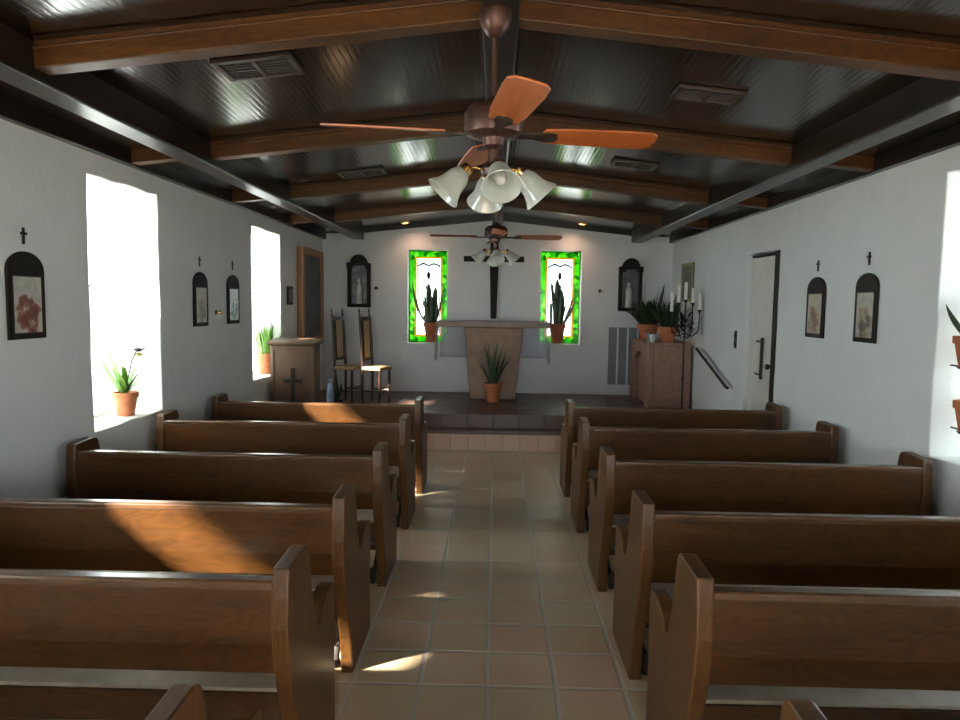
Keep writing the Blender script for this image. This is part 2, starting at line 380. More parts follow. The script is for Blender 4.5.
wall('wall_right', M['plaster'], YR, YB, 0, 3.3, [(a, b, WZ0, WZ1) for a, b in RW] + [(DR[0], DR[1], -.001, 2.235)], lambda u, z, d: (XW + d, u, z), TH)
SG = [(-1.005, .575, 1.125, 1.355, -1), (.935, .59, 1.14, 1.35, 1)]   # centre x, width, sill z, height
wall('wall_back', M['plaster'], -XW - TH, XW + TH, 0, 3.3, [(c - w / 2, c + w / 2, z, z + h) for c, w, z, h, _ in SG], lambda u, z, d: (u, YB + d, z), TH)
wall('wall_front', M['plaster'], -XW - TH, XW + TH, 0, 3.3, [(-1.45, 1.45, -.001, 2.3)], lambda u, z, d: (u, YR - d, z), .2)
MB().box(-XW - .6, XW + .6, YR - 1.5, YB + .4, -.2, 0).build('floor', M['floor'], kind='structure')
# ceiling slabs, shallow gable
SL = .11; ZC = 2.98
def zc(x): return ZC - SL * abs(x)
mb = MB(); e = XW + TH + .02
mb.prism([(-e, zc(e)), (0, ZC), (e, zc(e)), (e, zc(e) + .3), (0, ZC + .3), (-e, zc(e) + .3)], 'Y', YR - .2, YB + TH)
mb.build('ceiling', M['ceiling'], kind='structure')
# unseen eave slabs along both long sides, added to crop the window sunlight
tn = [0]
def trim(mb, mat, bevel=.004, smooth=False):
    tn[0] += 1; return mb.build('trim_%d' % tn[0], mat, bevel=bevel, kind='structure', smooth=smooth)
for s in (-1, 1):
    trim(MB().box(min(s * (XW + TH), s * (XW + TH + .98)), max(s * (XW + TH), s * (XW + TH + .98)), YR - .2, YB + TH, 2.98, 3.08), M['darkwood'])
# rafters (exposed cross beams), ridge beam, purlins, wall plates
RB = .108   # exposed depth
for y in (-.65, 1.14, 2.93, 4.72, 6.52, 8.31):
    for s in (-1, 1):
        mb = MB()
        x0, x1 = .07, 1.94
        pts = [(s * x0, zc(x0) - RB), (s * x1, zc(x1) - RB), (s * x1, zc(x1) + .01), (s * x0, zc(x0) + .01)]
        mb.prism(pts, 'Y', y, y + .10)
        # small bead along the face
        pts = [(s * x0, zc(x0) - .034), (s * x1, zc(x1) - .034), (s * x1, zc(x1) - .022), (s * x0, zc(x0) - .022)]
        mb.prism(pts, 'Y', y - .012, y + .001)
        mb.prism([(s * 2.08, zc(2.08) - .085), (s * 2.476, zc(2.476) - .085), (s * 2.476, zc(2.476) + .01), (s * 2.08, zc(2.08) + .01)], 'Y', y + .005, y + .095)
        trim(mb, M['rafter'], .008)
trim(MB().box(-.075, .075, YR, YB, 2.842, 2.99), M['purlin'], .01)
for s in (-1, 1):
    trim(MB().box(min(s * 1.93, s * 2.09), max(s * 1.93, s * 2.09), YR, YB, 2.612, 2.80), M['purlin'], .012)
    trim(MB().box(min(s * 2.475, s * XW), max(s * 2.475, s * XW), YR, YB, 2.612, 2.73), M['purlin'], .006)
    trim(MB().prism([(s * .075, 2.905), (s * 1.93, 2.905 - 1.93 * .1), (s * 1.93, 2.80), (s * .075, 2.98)], 'Y', YB - .03, YB), M['purlin'], .004)
    # low trim board closing the outer bay against the end wall
    trim(MB().box(min(s * 2.09, s * 2.475), max(s * 2.09, s * 2.475), YB - .03, YB, 2.70, 2.78), M['purlin'], .004)

# chancel platform with one low step
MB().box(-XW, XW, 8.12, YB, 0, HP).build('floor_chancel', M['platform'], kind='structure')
mb = MB().box(-XW, XW, 8.00, 8.121, 0, .20); mb.build('trim_step_riser', M['riser'], kind='structure')
trim(MB().box(-XW, XW, 7.965, 8.122, .20, .252), M['nosing'], .012)

# windows in the long walls
wn = 0
for side, L in ((-1, LW), (1, RW)):
    for a, b in L:
        wn += 1
        xg = side * (XW + TH - .05)
        w = tag(bpy.data.objects.new('window_%d' % wn, None), kind='structure'); C.objects.link(w); w.location = (xg, (a + b) / 2, WZ0)
        hw = (b - a) / 2 + .02; H_ = WZ1 - WZ0 + .016
        mb = MB()
        mb.box(-.004, .004, -hw, -hw + .018, 0, H_); mb.box(-.004, .004, hw - .018, hw, 0, H_); mb.box(-.004, .004, -hw + .018, hw - .018, H_ - .018, H_); mb.box(-.004, .004, -hw + .018, hw - .018, 0, .018)
        mb.build('window_frame', M['white'], w)
        MB().box(-.004, .004, -hw + .018, hw - .018, .922, .934).build('window_rail', M['white'], w)
        MB().box(-.003, .003, -hw + .018, hw - .018, .018, .922).build('frosted_sun_screen', M['frost'], w)  # frosting added to the lower sash to keep direct sun out
        MB().box(-.003, .003, -hw + .018, hw - .018, .934, H_ - .018).build('clear_pane', M['pane'], w)
# stained glass windows of the end wall
for c, w_, z0, h, k in SG:
    wn += 1
    w = tag(bpy.data.objects.new('window_%d' % wn, None), kind='structure'); C.objects.link(w); w.location = (c, YB + .20, z0)
    hw = w_ / 2 + .005
    MB().box(-hw, hw, -.004, .004, -.005, h + .005).build('stained_glass', stained('stained_glass_%s' % ('left' if k < 0 else 'right'), 2 * hw, h), w)
    mb = MB(); f = .012
    mb.box(-hw, -hw + f, -.02, -.004, 0, h); mb.box(hw - f, hw, -.02, -.004, 0, h); mb.box(-hw + f, hw - f, -.02, -.004, h - f, h); mb.box(-hw + f, hw - f, -.02, -.004, 0, f)
    mb.build('lead_frame', M['iron'], w)

# door in the right wall: cream leaf ajar, brown jamb
d = tag(bpy.data.objects.new('door_1', None), kind='structure'); C.objects.link(d); d.location = (XW + .07, DR[1] - .01, 0); d.rotation_euler = (0, 0, R(2))
mb = MB().box(-.022, .022, -.645, 0, .01, 2.20)
mb.build('door_leaf', M['doorwhite'], d, bevel=.004)
mb = MB(); mb.tube([(-.045, -.36, 1.02), (-.045, -.36, 1.42)], .015)
mb.build('door_handle', M['bronze'], d, smooth=True)
for z in (1.06, 1.38):
    MB().tube([(-.028, -.19, z), (-.045, -.36, z)], .009).build('handle_bracket', M['bronze'], d, smooth=True)
MB().lathe([(0, 0), (.03, 0), (.03, .01), (.012, .014), (.012, .05), (.026, .055), (.028, .075), (0, .085)], (-.022, -.60, 1.16), 16, Matrix.Rotation(-PI / 2, 4, 'Y')).build('door_knob', M['bronze'], d, smooth=True)
mb = MB(); mb.box(XW + .012, XW + .20, DR[0] + .003, DR[0] + .135, 0, 2.228); trim(mb, M['darkwood'])
mb = MB(); mb.box(XW + .04, XW + .20, DR[0] + .135, DR[1] - .002, 2.208, 2.228); trim(mb, M['darkwood'])
# plain back room wall beyond the door
mb = MB().box(XW + TH + .9, XW + TH + .95, 5.2, 8.2, 0, 2.6); mb.box(XW + TH, XW + TH + .9, 5.15, 5.2, 0, 2.6); mb.box(XW + TH, XW + TH + .9, 8.2, 8.25, 0, 2.6); mb.box(XW + TH, XW + TH + .95, 5.15, 8.25, 2.6, 2.65)
mb.build('wall_vestry', M['plaster'], kind='structure')
MB().box(XW + TH, XW + TH + .95, 5.15, 8.25, -.2, 0).build('floor_vestry', M['floor'], kind='structure')

# ------------------------------------------------------------------ pews
def make_pew():
    t = thing('pew', (0, 0, 0), 'x', 'pew')
    HL = .9125; T = .055
    prof = [(0, 0), (-.006, .07), (-.03, .18), (-.085, .33), (-.135, .46), (-.165, .57), (-.176, .68), (-.172, .78), (-.160, .872)]
    prof += [(.035, .880), (.060, .872), (.075, .852), (.088, .80), (.105, .73), (.128, .64), (.155, .575)]
    prof += [(.178, .535), (.20, .520), (.222, .530), (.262, .572), (.31, .592), (.37, .598), (.43, .590), (.452, .565), (.458, .52), (.452, .40), (.448, .20), (.455, .05), (.455, 0)]
    for s in (-1, 1):
        a, b = (HL - T, HL) if s > 0 else (-HL, -HL + T)
        MB().prism(prof, 'X', a, b).build('end_panel', M['pew_end'], t, bevel=.007)
    i = HL - T
    br = MB().prism([(-.142, .52), (-.158, .62), (-.163, .806), (-.133, .806), (-.126, .62), (-.110, .52)], 'X', -i, i).build('backrest', M['pew'], t, bevel=.002)
    MB().prism([(-.166, .806), (-.166, .826), (-.158, .833), (-.118, .833), (-.112, .826), (-.112, .806)], 'X', -i, i).build('top_rail', M['pew_cap'], br, bevel=.003)
    MB().prism([(-.095, .398), (.40, .420), (.428, .427), (.436, .438), (.425, .448), (.40, .450), (-.095, .425)], 'X', -i, i).build('seat', M['pew'], t, bevel=.003)
    MB().prism([(-.09, .426), (.40, .4505), (.415, .456), (.40, .462), (-.085, .438)], 'X', -i + .003, i - .003).build('seat_sheen_layer', M['seat_sheen'], t, bevel=.003)  # thin pale layer added on the seat to carry its painted reflection
    MB().box(-i, i, -.092, -.068, .315, .399).build('rear_rail', M['pew'], t, bevel=.003)
    MB().box(-i, i, .36, .385, .33, .424).build('seat_apron', M['pew'], t, bevel=.003)
    MB().box(-.02, .02, -.066, .36, .33, .406).build('seat_support', M['pew'], t, bevel=.003)
    # kneeler hinged behind and under the seat
    k = MB().box(-i + .03, i - .03, .17, .33, .165, .20).build('kneeler', M['pew'], t, bevel=.004)
    MB().prism([(.165, .20), (.335, .20), (.337, .225), (.325, .245), (.175, .245), (.163, .225)], 'X', -i + .04, i - .04).build('kneeler_pad', M['vinyl'], k, bevel=.006)
    for s in (-1, 1):
        x = s * (i - .035)
        mb = MB(); mb.tube([(x, .25, .165), (x, .22, .11), (x, .16, .075), (x, .10, .07), (x, .05, .085), (x, .03, .055), (x, .05, .018), (x, .09, .014)], [.014, .014, .015, .017, .02, .02, .02, .014], 8)
        mb.build('kneeler_bracket', M['bronze'], k, smooth=True)
    return t
ROW = [6.10, 5.12, 4.05, 3.07, 2.265, 1.39]
LN = {0: 'frontmost pew on the left, nearest the lectern, small sunlit spot on its back', 1: 'dark pew on the left, second row from the step, beside the near window',
      2: 'dark wood pew on the left, third row from the step, below the near window', 3: 'dark wood pew on the left with the broad patch of sunlight across its back',
      4: 'orange brown pew on the left, second nearest, knotty grain', 5: 'nearest left pew, only the corner of its aisle end post in view'}
RN = {0: 'frontmost dark wood pew on the right, nearest the chancel step and door', 1: 'dark wood pew on the right, second row from the step',
      2: 'dark wood pew on the right, third row from the step, wall end fully visible', 3: 'dark wood pew on the right, fourth row from the step, kneeler showing at its foot',
      4: 'orange brown wood pew on the right, second nearest, tall aisle post with pale edge', 5: 'nearest right pew, only the tip of its aisle end post in view'}
proto = make_pew(); first = True
for side, lab in ((1, RN), (-1, LN)):
    for k, y in enumerate(ROW):
        p = proto if first else copy_tree(proto); first = False
        p.location = (side * 1.5475, y, 0); tag(p, lab[k], 'pew', 'rows of pews either side of the aisle')

# ------------------------------------------------------------------ ceiling fans
def make_fan(label, loc, drop_top, group, rot):
    """origin at the blade plane centre; drop_top is the height of the ridge beam above it"""
    t = thing('ceiling_fan', loc, label, 'ceiling fan', group, rot)
    MB().lathe([(0, drop_top), (.062, drop_top), (.064, drop_top - .02), (.055, drop_top - .055), (.035, drop_top - .085), (.014, drop_top - .10), (0, drop_top - .10)], seg=24).build('canopy', M['copper'], t, smooth=True)
    MB().tube([(0, 0, .11), (0, 0, drop_top - .09)], .011, 12).build('downrod', M['copper'], t, smooth=True)
    MB().lathe([(0, .135), (.03, .135), (.04, .115), (.095, .10), (.115, .075), (.118, .02), (.11, -.005), (.075, -.02), (0, -.02)], seg=32).build('motor_housing', M['copper'], t, smooth=True)
    for k in range(4):
        a = k * PI / 2; rm = Matrix.Rotation(a, 4, 'Z') @ Matrix.Rotation(R(-12), 4, 'X')
        pts = [(.20, -.055), (.30, -.066), (.55, -.074), (.635, -.07), (.66, -.05), (.668, 0), (.66, .05), (.635, .07), (.55, .074), (.30, .066), (.20, .055), (.19, 0)]
        b = MB().prism(pts, 'Z', -.004, .004).build('blade', M['fanwood'], t, bevel=.002); b.matrix_local = rm
        mb = MB().prism([(.09, -.018), (.16, -.015), (.21, -.035), (.25, -.03), (.26, 0), (.25, .03), (.21, .035), (.16, .015), (.09, .018)], 'Z', -.012, -.004)
        mb.build('blade_iron', M['bronze'], b)
    MB().lathe([(0, -.02), (.045, -.02), (.04, -.05), (.022, -.065), (.022, -.115), (.04, -.125), (.05, -.14), (.045, -.165), (.02, -.18), (.012, -.20), (0, -.205)], seg=24).build('light_fitter', M['copper'], t, smooth=True)
    for k in range(4):
        a = k * PI / 2
        mt = Matrix.Rotation(a, 4, 'Z')
        arm = MB().tube([(.03, 0, -.145), (.07, 0, -.135), (.09, 0, -.138), (.104, 0, -.152)], .007, 10).build('lamp_arm', M['brass'], t, smooth=True); arm.matrix_local = mt
        sm = mt @ Matrix.Translation((.098, 0, -.135)) @ Matrix.Rotation(R(-44), 4, 'Y') @ Matrix.Scale(1.06, 4)
        MBs = MB().lathe([(0, .004), (.02, .004), (.024, -.006), (.024, -.03), (0, -.03)], seg=16).build('socket_cap', M['brass'], t, smooth=True); MBs.matrix_local = sm
        prof = [(.022, -.022), (.030, -.030), (.040, -.05), (.044, -.07), (.047, -.09), (.056, -.112), (.068, -.130), (.072, -.138), (.069, -.140), (.064, -.131), (.052, -.112), (.043, -.09), (.040, -.07), (.036, -.05), (.026, -.034), (.018, -.030)]
        g = MB().lathe(prof, seg=28).build('glass_shade', M['lampglass'], t, smooth=True); g.matrix_local = sm
        q = MB().lathe([(0, -.030), (.012, -.032), (.013, -.05), (.022, -.07), (.025, -.088), (.018, -.105), (0, -.112)], seg=16).build('bulb', M['porcelain'], g, smooth=True)
    return t
make_fan('near ceiling fan with orange brown blades and four frosted bell lamps', (-.02, 2.80, 2.38), 2.842 - 2.38, None, R(10))
make_fan('far ceiling fan hanging before the cross, with bell lamps', (-.01, 7.07, 2.385), 2.842 - 2.385, None, R(4))

# ------------------------------------------------------------------ ceiling registers and downlights
def vent(label, x, y, wx, wy):
    s = 1 if x > 0 else -1
    t = thing('ceiling_vent', (x, y, zc(x)), label, 'ceiling vent', 'registers in the beadboard ceiling')
    t.rotation_euler = (0, math.atan(SL) * s, 0)
    mb = MB(); f = .03
    mb.box(-wx / 2, wx / 2, -wy / 2, -wy / 2 + f, -.022, -.001); mb.box(-wx / 2, wx / 2, wy / 2 - f, wy / 2, -.022, -.001)
    mb.box(-wx / 2, -wx / 2 + f, -wy / 2 + f, wy / 2 - f, -.022, -.001); mb.box(wx / 2 - f, wx / 2, -wy / 2 + f, wy / 2 - f, -.022, -.001)
    mb.box(-.012, .012, -wy / 2 + f, wy / 2 - f, -.022, -.001)
    mb.build('vent_frame', M['vent'], t, bevel=.004)
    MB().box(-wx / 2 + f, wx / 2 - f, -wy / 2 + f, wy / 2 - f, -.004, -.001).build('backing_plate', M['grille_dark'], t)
    n = 6
    for a, b in ((-wx / 2 + f + .004, -.014), (.014, wx / 2 - f - .004)):
        mb = MB()
        for k in range(n):
            yy = -wy / 2 + f + (k + .5) * (wy - 2 * f) / n
            mb.box(a, b, yy - .012, yy + .012, -.014, -.011, rot=Matrix.Rotation(R(28), 3, 'X'))
        o = mb.build('louver_panel', M['vent_grey'], t)
vent('nearest left ceiling register, catching white window glare beside it', -1.17, 3.45, .38, .27)
vent('nearest right ceiling register, dull between the first two rafters', 1.12, 3.87, .36, .22)
vent('farther left ceiling register beyond the second rafter', -1.19, 6.18, .40, .25)
vent('farther right ceiling register, just behind the tip of the fan blade', 1.10, 5.75, .36, .22)
m, nt, out = newmat('warm_lamp_lens'); em = N(nt, 'Emission'); em.inputs[0].default_value = (1, .72, .35, 1); em.inputs[1].default_value = 9; nt.links.new(em.outputs[0], out.inputs[0]); M['lamp'] = m
for x, lab in ((-1.30, 'left brass recessed downlight glowing above the left stained glass'), (1.19, 'right brass recessed downlight glowing above the right stained glass')):
    s = 1 if x > 0 else -1
    t = thing('recessed_downlight', (x, 9.90, zc(x)), lab, 'downlight', 'pair of downlights above the chancel'); t.rotation_euler = (0, math.atan(SL) * s, 0)
    MB().lathe([(.045, -.012), (.062, -.012), (.07, -.004), (.07, 0), (.045, 0), (.045, -.012)], seg=24).build('trim_ring', M['brass'], t, smooth=True)
    MB().lathe([(0, -.006), (.044, -.006), (.044, -.002), (0, -.002)], seg=24).build('lamp_lens', M['lamp'], t)
    l = bpy.data.lights.new('downlight_beam', 'SPOT'); l.energy = 10; l.color = (1, .60, .42); l.spot_size = R(150); l.spot_blend = 1; l.shadow_soft_size = .05
    lo = bpy.data.objects.new('downlight_beam', l); C.objects.link(lo); lo.location = (x * .92, 9.85, zc(x) - .06); lo.rotation_euler = (R(12), R(8) * s, 0)

# ------------------------------------------------------------------ pictures on the side walls
def station(name, side, yc, w, z0, z1, pm, label, xlabel, cz, group='stations on the side walls'):
    t = thing('framed_picture', (side * (XW - .0), yc, z0), label, 'picture', group, R(-90) if side > 0 else R(90))
    # local x runs along wall, local y points out of the room; front face at negative y
    h = z1 - z0; sh = h - .075
    def outline(ww, zb, zt, zs): return [(-ww / 2, zb), (ww / 2, zb), (ww / 2, zs)] + arc(0, zs, ww / 2, 0, 180, 14, zt - zs)[1:-1] + [(-ww / 2, zs)]
    sgn = -1
    out_ = outline(w, 0, h, h - .10)
    MB().prism(out_, 'Y', -.014 , -.001).build('frame', M['darkwood'], t, bevel=.004)
    iw = w - .075
    mb = MB().box(-iw / 2, iw / 2, -.0165, -.0141, .035, h - .135).build('print', pm, t)
    # raised slip round the print
    mb = MB(); f = .008
    mb.box(-iw / 2 - f, -iw / 2, -.0195, -.0141, .035 - f, h - .135 + f); mb.box(iw / 2, iw / 2 + f, -.0195, -.0141, .035 - f, h - .135 + f)
    mb.box(-iw / 2, iw / 2, -.0195, -.0141, h - .135, h - .135 + f); mb.box(-iw / 2, iw / 2, -.0195, -.0141, .035 - f, .035)
    mb.build('inner_slip', M['bronze'], t)
    c = thing('wall_cross', (side * XW, yc, cz), xlabel, 'cross', 'small crosses above the stations', R(-90) if side > 0 else R(90))
    MB().box(-.007, .007, -.010, -.001, 0, .088).build('cross_upright', M['iron'], c, bevel=.002)
    MB().box(-.024, .024, -.0115, -.003, .050, .064).build('cross_arm', M['iron'], c, bevel=.002)
G1 = (.50, .48, .42)
station('p1', -1, 3.69, .30, 1.487, 1.955, printmat('print_red_group', G1, (.28, .09, .05), (.16, .03, .02), 1), 'arched black framed station picture nearest on the left wall, red figures on cream', 'small dark cross above the nearest left wall picture', 1.993)
station('p2', -1, 5.90, .29, 1.485, 1.947, printmat('print_tan_figures', (.30, .24, .18), (.22, .12, .07), (.12, .06, .04), 2), 'arched black framed station picture with tan print, middle of the left wall', 'small dark cross above the tan print on the left wall', 1.99)
station('p3', -1, 6.64, .30, 1.487, 1.951, printmat('print_green_pale', (.55, .58, .56), (.08, .22, .07), (.03, .06, .03), 3), 'arched black framed station picture with green and white print beside the far left window', 'small dark cross above the green and white print', 2.0)
station('p4', 1, 5.56, .31, 1.48, 1.957, printmat('print_ochre', (.36, .30, .22), (.26, .13, .06), (.16, .05, .03), 4), 'arched black framed station picture on the right wall, the one nearer the door', 'small dark cross above the right wall picture nearer the door', 2.0)
station('p5', 1, 4.81, .29, 1.482, 1.956, printmat('print_pale_ochre', (.40, .36, .29), (.27, .19, .10), (.10, .06, .05), 5), 'arched black framed station picture on the right wall, the one nearer the window', 'small dark cross above the right wall picture nearer the window', 2.008)

# dark painting in an orange wooden frame, left wall by the corner
t = thing('framed_painting', (-XW, 9.35, 1.135), 'large dark painting in an orange wood frame on the left wall by the chancel corner', 'painting', None, R(90))
W2, H2 = .545, 1.275; f = .10
mb = MB(); mb.box(-W2, -W2 + f, -.075, -.001, 0, H2); mb.box(W2 - f, W2, -.075, -.001, 0, H2); mb.box(-W2 + f, W2 - f, -.075, -.001, H2 - f, H2); mb.box(-W2 + f, W2 - f, -.075, -.001, 0, f)
mb.build('frame', M['orangewood'], t, bevel=.01)
m, nt, out = newmat('dark_painting'); v = coords(nt); n1 = noise(nt, v, 6, 5, .65)
c = ramp(nt, n1, [(.3, (.012, .012, .014)), (.5, (.05, .045, .04)), (.62, (.07, .09, .11)), (.8, (.12, .07, .05))]); principled(nt, out, c, .45, 0, .1, .4, bump(nt, n1, .2, .004))
MB().box(-W2 + f, W2 - f, -.05, -.002, f, H2 - f).build('canvas', m, t)
# small plaque, thermostat, switches
t = thing('wall_plaque', (-XW, 8.475, 1.665), 'small dark wooden plaque between far left window and painting', 'plaque', None, R(90))
MB().box(-.11, .11, -.02, -.001, 0, .225).build('board', M['darkwood'], t, bevel=.006); MB().box(-.075, .075, -.024, -.02, .035, .19).build('face_panel', M['copper'], t, bevel=.002)
t = thing('wall_hook', (-XW, 6.235, 1.60), 'tiny brass knob on left wall between two station pictures', 'wall hook', None, R(90))
MB().lathe([(0, 0), (.022, 0), (.022, .006), (.009, .012), (.009, .03), (.018, .036), (.014, .05), (0, .053)], (0, 0, 0), 16, Matrix.Rotation(PI / 2, 4, 'X')).build('knob', M['brass'], t, smooth=True)
t = thing('light_switch', (XW, 7.365, 1.28), 'narrow dark double switch plate on the right wall beside the door', 'light switch', None, R(-90))
MB().box(-.03, .03, -.012, -.001, 0, .185).build('plate', M['bronze'], t, bevel=.004)
for z in (.03, .115): MB().box(-.012, .012, -.02, -.012, z, z + .045).build('toggle', M['iron'], t, bevel=.002)
# olive picture on right wall by the corner
t = thing('hanging_panel', (XW, 9.27, 1.78), 'narrow olive coloured panel picture on the right wall above the plants', 'picture', None, R(-90))
m, nt, out = newmat('olive_panel'); v = coords(nt); n1 = noise(nt, v, 5, 4)
c = ramp(nt, n1, [(.35, (.12, .12, .10)), (.65, (.20, .20, .13))]); principled(nt, out, c, .6)
MB().box(-.27, .27, -.02, -.001, 0, .50).build('panel', m, t, bevel=.003)
m2 = plain('olive_border', (.30, .31, .15), .6)
mb = MB(); mb.box(-.27, -.235, -.026, -.02, 0, .50); mb.box(.235, .27, -.026, -.02, 0, .50); mb.box(-.235, .235, -.026, -.02, .465, .50); mb.box(-.235, .235, -.026, -.02, 0, .035); mb.build('border', m2, t)

# ------------------------------------------------------------------ end wall objects
t = thing('wall_crucifix', (-.035, YB, 1.50), 'large dark wooden cross on the end wall above the altar', 'cross')
MB().prism([(-.042, 0), (.042, 0), (.062, .80), (.058, 1.16), (-.058, 1.16), (-.062, .80)], 'Y', -.045, -.001).build('upright', M['darkwood'], t, bevel=.006)
MB().box(-.44, .43, -.055, -.008, .815, .895).build('crossbar', M['darkwood'], t, bevel=.006)
def shrine(x, label, fig, zb=1.636):
    t = thing('wall_shrine', (x, YB, zb), label, 'wall shrine', 'pair of dark shrine boxes on the end wall')
    w = .162; D_ = .11
    o = [(-w, 0), (w, 0), (w, .625), (.115, .64)] + [(.115 * math.cos(R(a)), .64 + .105 * math.sin(R(a))) for a in range(15, 180, 15)] + [(-.115, .64), (-w, .625)]
    MB().prism(o, 'Y', -.02, -.001).build('back_panel', M['darkwood'], t)
    mb = MB(); mb.box(-w, -w + .04, -D_, -.02, 0, .62); mb.box(w - .04, w, -D_, -.02, 0, .62); mb.box(-w + .04, w - .04, -D_, -.02, 0, .05)
    mb.build('case_side', M['darkwood'], t, bevel=.004)
    oo = [(-w - .012, .56), (-.09, .56)] + [(.09 * math.cos(R(a)), .56 + .07 * math.sin(R(a))) for a in range(165, 0, -15)] + [(.09, .56), (w + .012, .56), (w + .012, .632), (.118, .645)] + [(.118 * math.cos(R(a)), .645 + .112 * math.sin(R(a))) for a in range(15, 180, 15)] + [(-.118, .645), (-w - .012, .632)]
    MB().prism(oo, 'Y', -D_ - .012, -D_ + .02).build('arched_pediment', M['darkwood'], t, bevel=.004)
    MB().box(-w + .04, w - .04, -.024, -.0201, .05, .60).build('backing', M['mirror_grey'], t)
    s = thing('figurine', (x + fig[0], YB - .065, zb + .05), fig[1], 'figurine', 'pale figurines inside the shrines')
    MB().lathe([(0, 0), (.048, 0), (.05, .02), (.042, .05), (.045, .10), (.04, .16), (.046, .22), (.040, .27), (.022, .295), (.018, .305), (.0, .31)], seg=20, mat=Matrix.Diagonal((1, .75, 1, 1))).build('robed_body', M['statue'], s, smooth=True)
    MB().lathe([(0, .298), (.016, .302), (.024, .32), (.026, .338), (.020, .358), (0, .368)], seg=16).build('veiled_head', M['statue'], s, smooth=True)
shrine(-1.988, 'dark arched shrine box on the end wall above the high back chairs', (.0, 'pale robed figurine in the shrine above the chairs'))
shrine(1.925, 'dark arched shrine box on the end wall above the grey grille', (-.02, 'pale robed figurine in the shrine above the grille'), 1.632)
t = thing('wall_grille', (1.92, YB, .535), 'tall grey return air grille low on the end wall behind the pedestal', 'wall grille')
mb = MB(); w = .30; h = .885
mb.box(-w, w, -.012, -.001, 0, .025); mb.box(-w, w, -.012, -.001, h - .025, h); 
for x in (-.30, -.155, -.01, .135, .275): mb.box(x, x + .025, -.012, -.001, .025, h - .025)
mb.build('grille_frame', M['white'], t)
mb = MB()
for k in range(5 - 1):
    x0 = (-.275, -.13, .015, .16)[k]; x1 = x0 + (.12, .12, .12, .115)[k]
    for j in range(34): mb.box(x0, x1, -.009, -.003, .028 + j * .0245, .028 + j * .0245 + .015)
mb.build('louver_panel', M['grille'], t)
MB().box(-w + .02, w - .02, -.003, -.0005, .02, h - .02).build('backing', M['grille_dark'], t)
for x, lab in ((1.503, 'small brass wall hook right of the right stained glass'), (-1.753, 'small brass wall hook left of the left stained glass')):
    t = thing('wall_hook', (x, YB, 1.905), lab, 'wall hook', 'brass hooks on the end wall')
    MB().lathe([(0, 0), (.026, 0), (.026, .006), (.01, .01), (0, .012)], (0, 0, .012), 16, Matrix.Rotation(PI / 2, 4, 'X')).build('backplate', M['bronze'], t, smooth=True)
    MB().tube([(0, -.005, .012), (0, -.045, .006), (.02, -.06, .0), (.055, -.055, .005)], .006, 8).build('hook', M['brass'], t, smooth=True)

# altar
ax, ay = -.03, 9.32
t = thing('altar', (ax, ay + .33, HP), 'stone altar with a tapered brown pedestal and a thin wide top', 'altar')
mb = MB(); bm = mb.bm
zt = .985; B_ = [(-.305, -.22), (.31, -.22), (.31, .22), (-.305, .22)]; T_ = [(-.395, -.25), (.405, -.25), (.405, .25), (-.395, .25)]
vb = [bm.verts.new((x, y, 0)) for x, y in B_]; vt = [bm.verts.new((x, y, zt)) for x, y in T_]
bm.faces.new(vb[::-1]); bm.faces.new(vt)
for i in range(4): bm.faces.new((vb[i], vb[(i + 1) % 4], vt[(i + 1) % 4], vt[i]))
mb.build('pedestal', M['stone'], t, bevel=.012)
MB().box(-.765, .755, -.33, .33, .985, 1.062).build('altar_top', M['altartop'], t, bevel=.008)
# sheer cloth over the back half, falling at both ends and behind
bm = bmesh.new(); nx = 60
def cl(u, v):   # u 0..1 around left drop, top, right drop; v 0..1 front to back then back drop
    pass
topz = HP + 1.0655; xl, xr = ax - .772, ax + .762; yf, yb = ay + .10, ay + .665
path = [(xl - .03, topz - .56), (xl - .022, topz - .40), (xl - .012, topz - .2), (xl - .006, topz - .05), (xl, topz)] 
pathr = [(xr + .004, topz), (xr + .008, topz - .05), (xr + .014, topz - .2), (xr + .010, topz - .40), (xr + .012, topz - .58)]
prof = path + [(xl + (xr - xl) * i / 12, topz + .001) for i in range(1, 12)] + pathr
ny = 8; grid = []
for i, (x, z) in enumerate(prof):
    row = []
    for j in range(ny + 1):
        yy = yf + (yb - yf) * j / ny; wob = .008 * math.sin(j * 2.3) * max(0, topz - z) / .4
        row.append(bm.verts.new((x + wob, yy, z)))
    grid.append(row)
for a, b in zip(grid, grid[1:]):
    for j in range(ny): bm.faces.new((a[j], a[j + 1], b[j + 1], b[j]))
# rear fall
tops = [g[-1] for g in grid[4:-4]]; prev = tops
for k in range(1, 7):
    cur = [bm.verts.new((v.co.x + .0, yb + .004 + .012 * math.sin(i * 1.9) * k / 6, topz - .09 * k)) for i, v in enumerate(tops)]
    for i in range(len(tops) - 1): bm.faces.new((prev[i], prev[i + 1], cur[i + 1], cur[i]))
    prev = cur
mb = MB(); mb.bm.free(); mb.bm = bm
o = mb.build('altar_cloth', M['sheer'], smooth=True, label='sheer white cloth lying over the altar, hanging at its ends and rear', cat='altar cloth')
sd = o.modifiers.new('thick', 'SOLIDIFY'); sd.thickness = .0015; sd.offset = 1

